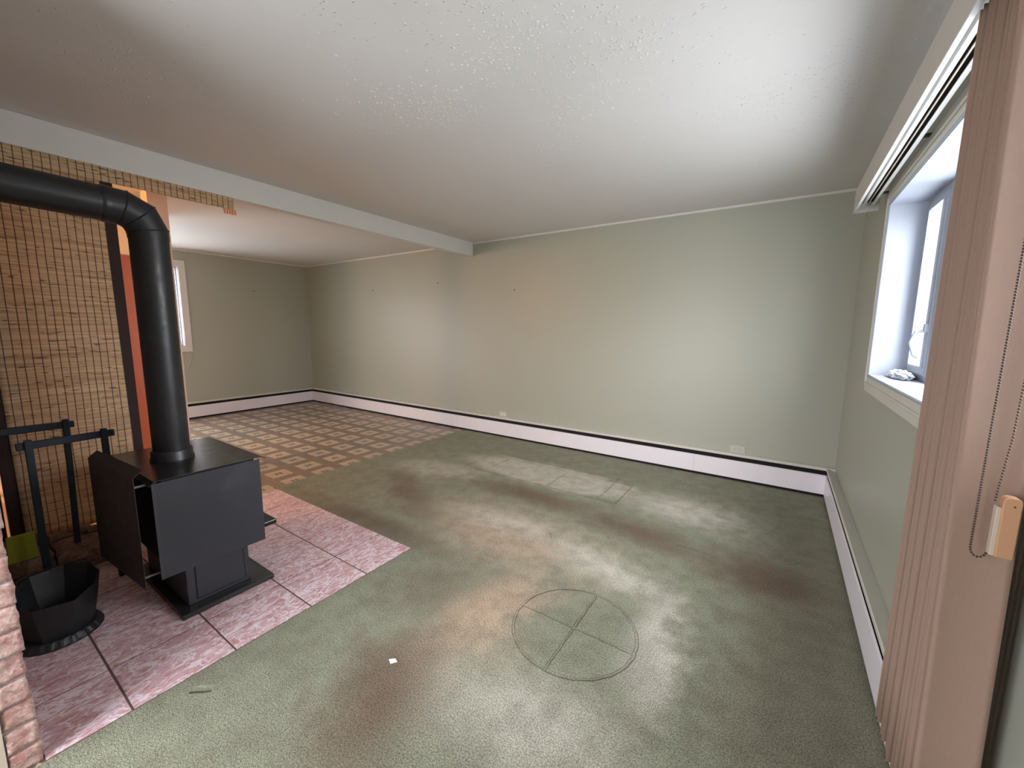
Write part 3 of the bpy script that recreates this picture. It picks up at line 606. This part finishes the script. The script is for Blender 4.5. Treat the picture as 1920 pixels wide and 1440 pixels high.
# unseen windows added behind the camera to light the back wall
for i, (xa, xb) in enumerate(RW):
    w = thing('window_%d' % (i+3), '', '', ((xa+xb)/2, YR, RZ[0])); del w['label'], w['category']; struct(w, 'unseen window added behind the camera for daylight')
    def fb(y0_, y1_, wd, ins=0): return [((xa-wd+ins, y0_, RZ[0]-wd+ins), (xb+wd-ins, y1_, RZ[0]+ins)), ((xa-wd+ins, y0_, RZ[1]-ins), (xb+wd-ins, y1_, RZ[1]+wd-ins)), ((xa-wd+ins, y0_, RZ[0]), (xa+ins, y1_, RZ[1])), ((xb-ins, y0_, RZ[0]), (xb+wd-ins, y1_, RZ[1]))]
    B('casing', 'trim', *fb(YR, YR+0.02, 0.08), parent=w); B('window_frame', 'white', *fb(YR-0.09, YR-0.05, 0.03, 0.03), parent=w)
    B('pane', 'glass', ((xa+0.022, YR-0.072, RZ[0]+0.022), (xb-0.022, YR-0.068, RZ[1]-0.022)), parent=w)

# ------------------------------------------------------------------ wood stove
st = thing('wood_stove', 'black steel wood stove with heat shields on the pink tile hearth', 'stove', (-2.55, 0.745, 0.0015))
Z0 = 0.0016
B('base_plate', 'stove_top', ((-2.90, 0.574, Z0), (-2.203, 0.980, 0.0265)), parent=st, bevel=0.004)
B('pedestal', 'stove', ((-2.84, 0.618, 0.0265), (-2.262, 0.888, 0.262)), parent=st, bevel=0.003)
pn = B('ash_panel', 'stove', ((-2.262, 0.655, 0.048), (-2.2585, 0.862, 0.232)), parent=st, bevel=0.0015)
B('panel_groove', 'dark', ((-2.2622, 0.651, 0.044), (-2.2605, 0.866, 0.236)), parent=pn)
B('firebox', 'firebox', ((-2.855, 0.555, 0.262), (-2.262, 0.945, 0.668)), parent=st, bevel=0.004)
B('ash_shelf', 'stove_top', ((-2.86, 0.93, 0.276), (-2.262, 1.040, 0.302)), parent=st, bevel=0.004)
dd = B('stove_door', 'firebox', ((-2.80, 0.945, 0.32), (-2.31, 0.968, 0.64)), parent=st, bevel=0.004)
B('door_glass', 'stove_top', ((-2.73, 0.968, 0.38), (-2.38, 0.972, 0.59)), parent=dd, bevel=0.002)
bm = bmesh.new(); tube(bm, [(-2.775, 0.965, 0.46), (-2.78, 1.00, 0.46), (-2.783, 1.01, 0.52)], 0.007, 12); obj('door_handle', bm, 'rod', dd, smooth=True)
# side heat shield: sheet with slightly bent ends
bm = bmesh.new(); prism(bm, [(-2.2235, 0.532), (-2.219, 0.520), (-2.2165, 0.520), (-2.2200, 0.534), (-2.2200, 0.958), (-2.2235, 0.958)], 'z', 0.232, 0.676)
obj('side_shield', bm, 'stove', st, bevel=0.0008)
for yy in (0.60, 0.90):
    for zz in (0.32, 0.62):
        bm = bmesh.new(); tube(bm, [(-2.262, yy, zz), (-2.2235, yy, zz)], 0.006, 10); obj('spacer_rod', bm, 'rod', st)
# top plate with rear up-slope edge and front bent lip
bm = bmesh.new()
prism(bm, [(0.512, 0.668), (0.5295, 0.688), (0.968, 0.688), (0.990, 0.674), (0.9885, 0.671), (0.967, 0.684), (0.531, 0.684), (0.5145, 0.666)], 'x', -2.872, -2.219)
obj('top_plate', bm, 'stove_top', st, bevel=0.001)
B('top_support', 'firebox', ((-2.85, 0.56, 0.668), (-2.24, 0.94, 0.6845)), parent=st)
# rear heat shield, turned four degrees, bevelled top
bm = bmesh.new(); Ls = 0.535; th = math.radians(4)
prof = [(0, 0.212), (0, 0.722), (0.034, 0.752), (0.036, 0.750), (0.0025, 0.7205), (0.0025, 0.212)]
def sp_(a, p): return (-2.222 - a*math.cos(th) - p[0]*math.sin(th)*-1, 0.4655 - a*math.sin(th)*1 + p[0]*math.cos(th), p[1])
R0 = [bm.verts.new(sp_(0, p)) for p in prof]; R1 = [bm.verts.new(sp_(Ls, p)) for p in prof]
bm.faces.new(R0); bm.faces.new(R1[::-1])
for i in range(6): bm.faces.new((R0[i], R1[i], R1[(i+1) % 6], R0[(i+1) % 6]))
obj('rear_shield', bm, 'shield', st, bevel=0.0005)
for xx, zz in ((-2.275, 0.665), (-2.275, 0.245), (-2.70, 0.62), (-2.70, 0.29)):
    bm = bmesh.new(); tube(bm, [(xx, 0.4655-(-2.222-xx)*math.tan(th)+0.001, zz), (xx, 0.62 if zz < 0.262 else 0.556, zz)], 0.0055, 10); obj('spacer_rod', bm, 'rod', st)

# ------------------------------------------------------------------ stove pipe
PX, PY, PR = -2.55, 0.695, 0.0745
sp = thing('stove_pipe', 'black stove pipe rising from the stove and elbowing left into the brick', 'stovepipe', (PX, PY, 0.6885))
bm = bmesh.new(); lathe(bm, [(0.089, 0.0), (0.089, 0.010), (0.084, 0.020), (0.084, 0.046), (0.0800, 0.052), (0.0760, 0.052), (0.0760, 0.0)], (PX, PY, 0.6885), 40); obj('collar', bm, 'pipe', sp, smooth=True)
bm = bmesh.new(); tube(bm, [(PX, PY, 0.6885), (PX, PY, 1.775)], PR, 40); obj('vertical_section', bm, 'pipe', sp, smooth=True)
elb = [(PX, PY, 1.765), (PX, PY, 1.800), (PX, 0.668, 1.862), (PX, 0.610, 1.891), (PX, 0.552, 1.894)]
bm = bmesh.new(); tube(bm, elb, PR+0.0025, 40, cap=False); el = obj('elbow', bm, 'pipe', sp, smooth=True)
# gore seams
def seam(i):
    bm = bmesh.new(); p = Vector(elb[i]); d1 = (p-Vector(elb[i-1])).normalized(); d2 = (Vector(elb[i+1])-p).normalized(); nn = (d1+d2).normalized()
    s_ = nn.cross(Vector((1, 0, 0))).normalized(); k = 1/nn.dot(d1); pts = [p+Vector((1, 0, 0))*math.cos(2*PI*q/48)*(PR+0.003)+s_*math.sin(2*PI*q/48)*(PR+0.003)*k for q in range(48)]
    vv = []
    for q in range(48):
        c0 = pts[q]; rad = (c0-p).normalized(); vv.append([bm.verts.new(c0+rad*0.0022*math.cos(a)+nn*0.003*math.sin(a)) for a in (0, PI/2, PI, 3*PI/2)])
    for q in range(48):
        for j in range(4): bm.faces.new((vv[q][j], vv[(q+1) % 48][j], vv[(q+1) % 48][(j+1) % 4], vv[q][(j+1) % 4]))
    obj('gore_seam', bm, 'pipe', el, smooth=True)
for i in (1, 2, 3): seam(i)
bm = bmesh.new(); tube(bm, [(PX, 0.557, 1.894), (PX, 0.102, 1.906)], PR, 40); obj('horizontal_section', bm, 'pipe', sp, smooth=True)
bm = bmesh.new(); tube(bm, [(PX, 0.56, 1.894), (PX, 0.548, 1.8943), (PX, 0.545, 1.8944), (PX, 0.535, 1.8945)], [PR+0.003, PR+0.004, PR+0.004, PR+0.0015], 40); obj('joint_band', bm, 'pipe', sp, smooth=True)

# ------------------------------------------------------------------ coal hod
CX, CY = -2.565, 0.243
hb = thing('coal_bucket', 'black metal coal bucket with ribbed foot ring in front of the log rack', 'bucket', (CX, CY, 0.0015))
bm = bmesh.new(); seg = 96; V = []
for rr_, zz, rib in ((0.115, 0.0, 0), (0.137, 0.0, 0), (0.138, 0.006, 0), (0.133, 0.010, 1), (0.122, 0.028, 1), (0.119, 0.032, 0), (0.105, 0.032, 0)):
    V.append([bm.verts.new((CX+(rr_+(0.003 if (k//2) % 2 else 0)*rib)*math.cos(2*PI*k/seg), CY+(rr_+(0.003 if (k//2) % 2 else 0)*rib)*math.sin(2*PI*k/seg), Z0+zz)) for k in range(seg)])
for a, b_ in zip(V, V[1:]):
    for k in range(seg): bm.faces.new((a[k], a[(k+1) % seg], b_[(k+1) % seg], b_[k]))
bm.faces.new(V[0][::-1]); bm.faces.new(V[-1]); obj('foot_ring', bm, 'iron', hb)
rim = [(-2.440, 0.162, 0.202), (-2.398, 0.276, 0.204), (-2.470, 0.352, 0.216), (-2.545, 0.384, 0.236), (-2.665, 0.372, 0.246), (-2.735, 0.300, 0.240), (-2.725, 0.190, 0.236), (-2.66, 0.135, 0.226), (-2.540, 0.124, 0.212)]
def ring_at(t, inset):
    out = []
    for (x_, y_, z_) in rim:
        ang = math.atan2(y_-CY, x_-CX); bx, by = CX+0.110*math.cos(ang), CY+0.110*math.sin(ang)
        px, py = bx+(x_-bx)*t, by+(y_-by)*t; v_ = Vector((px-CX, py-CY, 0)); L = v_.length; v_ *= (L-inset)/L
        out.append((CX+v_.x, CY+v_.y, Z0+0.03+(z_-0.03)*t))
    return out
bm = bmesh.new(); levels = [ring_at(0, 0), ring_at(0.5, -0.002), ring_at(1, 0), ring_at(1, 0.004), ring_at(0.5, 0.005), ring_at(0.03, 0.005)]
V = [[bm.verts.new(p) for p in lv] for lv in levels]; k9 = len(rim)
for a, b_ in zip(V, V[1:]):
    for k in range(k9): bm.faces.new((a[k], a[(k+1) % k9], b_[(k+1) % k9], b_[k]))
bm.faces.new(V[0][::-1]); bm.faces.new(V[-1]); obj('bucket_body', bm, 'iron', hb, bevel=0.002)
bm = bmesh.new(); hp = [(-2.70+0.0, 0.155, 0.222)]
for k in range(1, 12): a = k*PI/12; hp.append((-2.73-0.02*math.sin(a), 0.265-0.115*math.cos(a), 0.225+0.012*math.sin(a)))
hp.append((-2.66, 0.372, 0.235)); tube(bm, hp, 0.0035, 8); obj('bail_handle', bm, 'iron', hb, smooth=True)
B('handle_bracket', 'rod', ((-2.728, 0.225, 0.226), (-2.720, 0.250, 0.238)), parent=hb, bevel=0.001)

# ------------------------------------------------------------------ log rack: two rail frames
lr = thing('log_rack', 'dark blue-black log rack with two crossed rail frames behind the bucket', 'rack', (-3.05, 0.36, 0.0))
def bar(name, p0, p1, w, h, m='rack'):
    p0, p1 = Vector(p0), Vector(p1); d_ = (p1-p0).normalized(); side = Vector((1, 0, 0)); up = d_.cross(side).normalized(); bm = bmesh.new()
    A_ = [bm.verts.new(p0+side*a_*w/2+up*b2*h/2) for a_, b2 in ((-1, -1), (1, -1), (1, 1), (-1, 1))]; B_ = [bm.verts.new(p1+side*a_*w/2+up*b2*h/2) for a_, b2 in ((-1, -1), (1, -1), (1, 1), (-1, 1))]
    bm.faces.new(A_); bm.faces.new(B_[::-1])
    for i in range(4): bm.faces.new((A_[i], B_[i], B_[(i+1) % 4], A_[(i+1) % 4]))
    return obj(name, bm, m, lr, bevel=0.004, seg=2)
xf = -2.92; xk = -3.19
bar('rail', (xf, 0.228, 0.792), (xf, 0.563, 0.797), 0.026, 0.034)
bar('post', (xf+0.012, 0.266, 0.0016), (xf+0.012, 0.266, 0.822), 0.026, 0.026); bar('post', (xf+0.012, 0.522, 0.0016), (xf+0.012, 0.522, 0.826), 0.026, 0.026)
bar('rail', (xk, 0.120, 0.829), (xk, 0.462, 0.824), 0.026, 0.034)
bar('post', (xk+0.012, 0.412, 0.158), (xk+0.012, 0.430, 0.856), 0.026, 0.024); bar('post', (xk+0.012, 0.145, 0.158), (xk+0.012, 0.145, 0.856), 0.026, 0.024)

# ------------------------------------------------------------------ stone ledge, debris, green card
ld = thing('hearth_ledge', 'low rough pink-brown stone ledge under the bamboo screen', 'ledge', (-3.28, 0.35, 0))
yy = 0.105; k = 0
while yy < 0.64:
    wdt = random.uniform(0.14, 0.22); hi_ = min(yy+wdt, 0.66)
    for (za, zb_, xf_) in ((0.003, 0.070, -3.17), (0.083, 0.150, -3.135)):
        bm = bmesh.new(); box(bm, (-3.44, yy, za), (xf_+random.uniform(-.01, .01), hi_-0.006, zb_)); subd(bm, 7)
        rough(bm, 0.011, 9, k); rough(bm, 0.005, 30, k); 
        for v in bm.verts: v.co.z = max(v.co.z, 0.0018); v.co.y = max(v.co.y, 0.103)
        o = obj('ledge_stone', bm, 'stone', ld); k += 1
        for p in o.data.polygons: p.use_smooth = True
    yy = hi_
def chunk(name, c_, s_, rot, seed, m, label, cat, group=None):
    bm = bmesh.new(); box(bm, (-.5, -.5, -.5), (.5, .5, .5)); subd(bm, 5)
    for v in bm.verts: v.co = Vector((v.co.x*s_[0], v.co.y*s_[1], v.co.z*s_[2]))
    rough(bm, min(s_)*0.35, 1.1/max(min(s_), .02)*0.5, seed); rough(bm, min(s_)*0.12, 60, seed)
    bmesh.ops.rotate(bm, verts=bm.verts, matrix=Matrix.Rotation(rot, 3, 'Z')); bmesh.ops.translate(bm, verts=bm.verts, vec=c_)
    return tag(obj(name, bm, m), label, cat, group)
chunk('bark_piece', (-3.335, 0.405, 0.172), (0.05, 0.17, 0.028), 0.05, 1, 'bark', 'long strip of tan bark on the ledge at the foot of the bamboo screen', 'bark')
chunk('bark_piece', (-3.30, 0.515, 0.168), (0.04, 0.09, 0.022), -0.1, 3, 'bark', 'short flake of bark on the ledge next to the stove shield', 'bark')
chunk('split_log', (-3.30, 0.230, 0.196), (0.06, 0.15, 0.05), 0.12, 5, 'bark', 'small split log on the ledge behind the lime green card', 'log')
chunk('stone_fragment', (-3.10, 0.545, 0.018), (0.05, 0.045, 0.028), 0.4, 8, 'stone', 'broken stone fragment on the tiles behind the stove shield', 'stone')
bm = bmesh.new(); prism(bm, [(0.163, 0.160), (0.268, 0.160), (0.262, 0.300), (0.168, 0.300)], 'x', -3.155, -3.135)
tag(obj('lime_green_box', bm, 'green', bevel=0.003), 'lime green flat box standing on the stone ledge beside the rack', 'box')

# ------------------------------------------------------------------ bamboo screen and posts
pl = struct(B('trim_3', 'darkwood', ((-3.45, 0.722, -0.004), (-3.385, 0.780, 2.2736)), bevel=0.003), 'dark brown wooden post right of the bamboo screen')
pl = struct(B('trim_4', 'darkwood', ((-3.45, 0.203, -0.004), (-3.385, 0.272, 2.2736)), bevel=0.003), 'dark brown wooden post left of the bamboo screen')
pl = struct(B('trim_5', 'darkwood', ((-3.45, 0.033, -0.004), (-3.385, 0.190, 2.2736)), bevel=0.003), 'dark panel at the far left')
def sheet(name, y0_, y1_, z0_, z1_, x_, parent, bow=0.004, lean=0.0):
    bm = bmesh.new(); ny, nz = 24, 40; G = []
    for j in range(nz+1):
        G.append([bm.verts.new((x_+bow*math.sin(9*(y0_+(y1_-y0_)*i/ny)+3*(z0_+(z1_-z0_)*j/nz))+lean*j/nz, y0_+(y1_-y0_)*i/ny+0.012*(1-j/nz)*(1 if parent and z0_ < 1 else 0), z0_+(z1_-z0_)*j/nz)) for i in range(ny+1)])
    for a, b_ in zip(G, G[1:]):
        for i in range(ny): bm.faces.new((a[i], a[i+1], b_[i+1], b_[i]))
    o = obj(name, bm, 'bamboo', parent, smooth=True); md = o.modifiers.new('thickness', 'SOLIDIFY'); md.thickness = 0.002; return o
bs = thing('bamboo_blind', 'tall woven bamboo blind hanging full length behind the log rack', 'blind', (-3.376, 0.49, 2.26))
sheet('woven_panel', 0.240, 0.722, 0.170, 2.27, -3.379, bs, 0.002)
bv = thing('bamboo_valance', 'narrow bamboo blind rolled up under the white ceiling beam', 'blind', (-3.39, 0.7, 2.27))
sheet('woven_strip', 0.035, 1.415, 2.190, 2.2725, -3.372, bv, 0.0008)
bm = bmesh.new()
for k in range(5):
    yk = 1.350+k*0.0165; prism(bm, [(yk, 2.192), (yk+0.012, 2.192), (yk+0.013, 2.158), (yk+0.002, 2.160)], 'x', -3.372, -3.369)
box(bm, (-3.372, 1.350, 2.158), (-3.3685, 1.430, 2.161)); MT['fringe'] = plain('orange_fringe', (0.62, 0.20, 0.08), 0.6); obj('fringe', bm, 'fringe', bv)

# ------------------------------------------------------------------ outlets, nails, scrap
def outlet(xc, zc, label, pm, rm):
    t = thing('wall_outlet', label, 'outlet', (xc, YB, zc), 'outlets low on the green back wall')
    B('cover_plate', pm, ((xc-0.060, YB-0.006, zc-0.036), (xc+0.060, YB, zc+0.036)), parent=t, bevel=0.003)
    for s_ in (-1, 1):
        rc_ = xc+s_*0.020
        q = B('receptacle', rm, ((rc_-0.015, YB-0.0085, zc-0.017), (rc_+0.015, YB-0.006, zc+0.017)), parent=t, bevel=0.004)
        B('slots', 'dark', ((rc_-0.007, YB-0.0090, zc+0.004), (rc_+0.001, YB-0.0084, zc+0.007)), ((rc_-0.007, YB-0.0090, zc-0.007), (rc_+0.001, YB-0.0084, zc-0.004)), parent=q)
outlet(-2.885, 0.282, 'left wall outlet with bright white sockets above the heater', 'plate', 'recep')
outlet(-0.262, 0.281, 'right wall outlet painted wall colour, nearer the right window', 'plate', 'plate')
for (x_, z_, lb) in ((-5.371, 1.933, 'leftmost tiny nail in the green back wall'), (-3.982, 1.972, 'tiny nail in the back wall just left of the beam end'), (-2.722, 1.822, 'tiny nail in the back wall just right of the beam end')):
    bm = bmesh.new(); tube(bm, [(x_, YB, z_), (x_, YB-0.018, z_+0.003)], 0.0035, 8); box(bm, (x_-0.006, YB-0.021, z_-0.003), (x_+0.006, YB-0.017, z_+0.007))
    tag(obj('wall_nail', bm, 'steel'), lb, 'nail', 'nails left in the green walls')
bm = bmesh.new(); tube(bm, [(XL, 3.221, 1.932), (XL+0.018, 3.221, 1.935)], 0.0035, 8); box(bm, (XL+0.017, 3.21, 1.928), (XL+0.021, 3.232, 1.938)); tag(obj('wall_nail', bm, 'steel'), 'tiny nail in the left wall right of the bright window', 'nail', 'nails left in the green walls')
bm = bmesh.new(); prism(bm, [(-1.238, 0.962), (-1.222, 0.956), (-1.206, 0.978), (-1.224, 0.984)], 'z', 0.0003, 0.004)
for v in bm.verts: v.co.z += 0.006 if v.co.x < -1.23 else 0
tag(obj('paper_scrap', bm, 'paper'), 'tiny white scrap of paper on the carpet near the hearth', 'paper')

# ------------------------------------------------------------------ kitchen ceiling lamp (unseen, added to give the kitchen its orange glow)
kl = thing('added_ceiling_lamp', 'unseen warm ceiling lamp added to the kitchen for its orange glow', 'lamp', (-4.75, -0.45, H))
bm = bmesh.new(); lathe(bm, [(0.07, 0), (0.07, -0.02), (0.14, -0.03), (0.15, -0.06), (0.10, -0.09), (0.02, -0.10)], (-4.75, -0.45, H), 28); sh = obj('lamp_shade', bm, 'gold', kl, smooth=True)
m, nt, b = mat('lit_lamp_glass'); b.inputs['Base Color'].default_value = (1, .8, .55, 1); b.inputs['Emission Color'].default_value = (1, 0.50, 0.20, 1); b.inputs['Emission Strength'].default_value = 5
sh.data.materials[0] = m
ll = bpy.data.lights.new('added_lamp_light', 'POINT'); ll.energy = 26; ll.color = (1.0, 0.55, 0.22); ll.shadow_soft_size = 0.12
lo_ = bpy.data.objects.new('added_lamp_light', ll); lo_.location = (-4.75, -0.45, H-0.25); COL.objects.link(lo_)
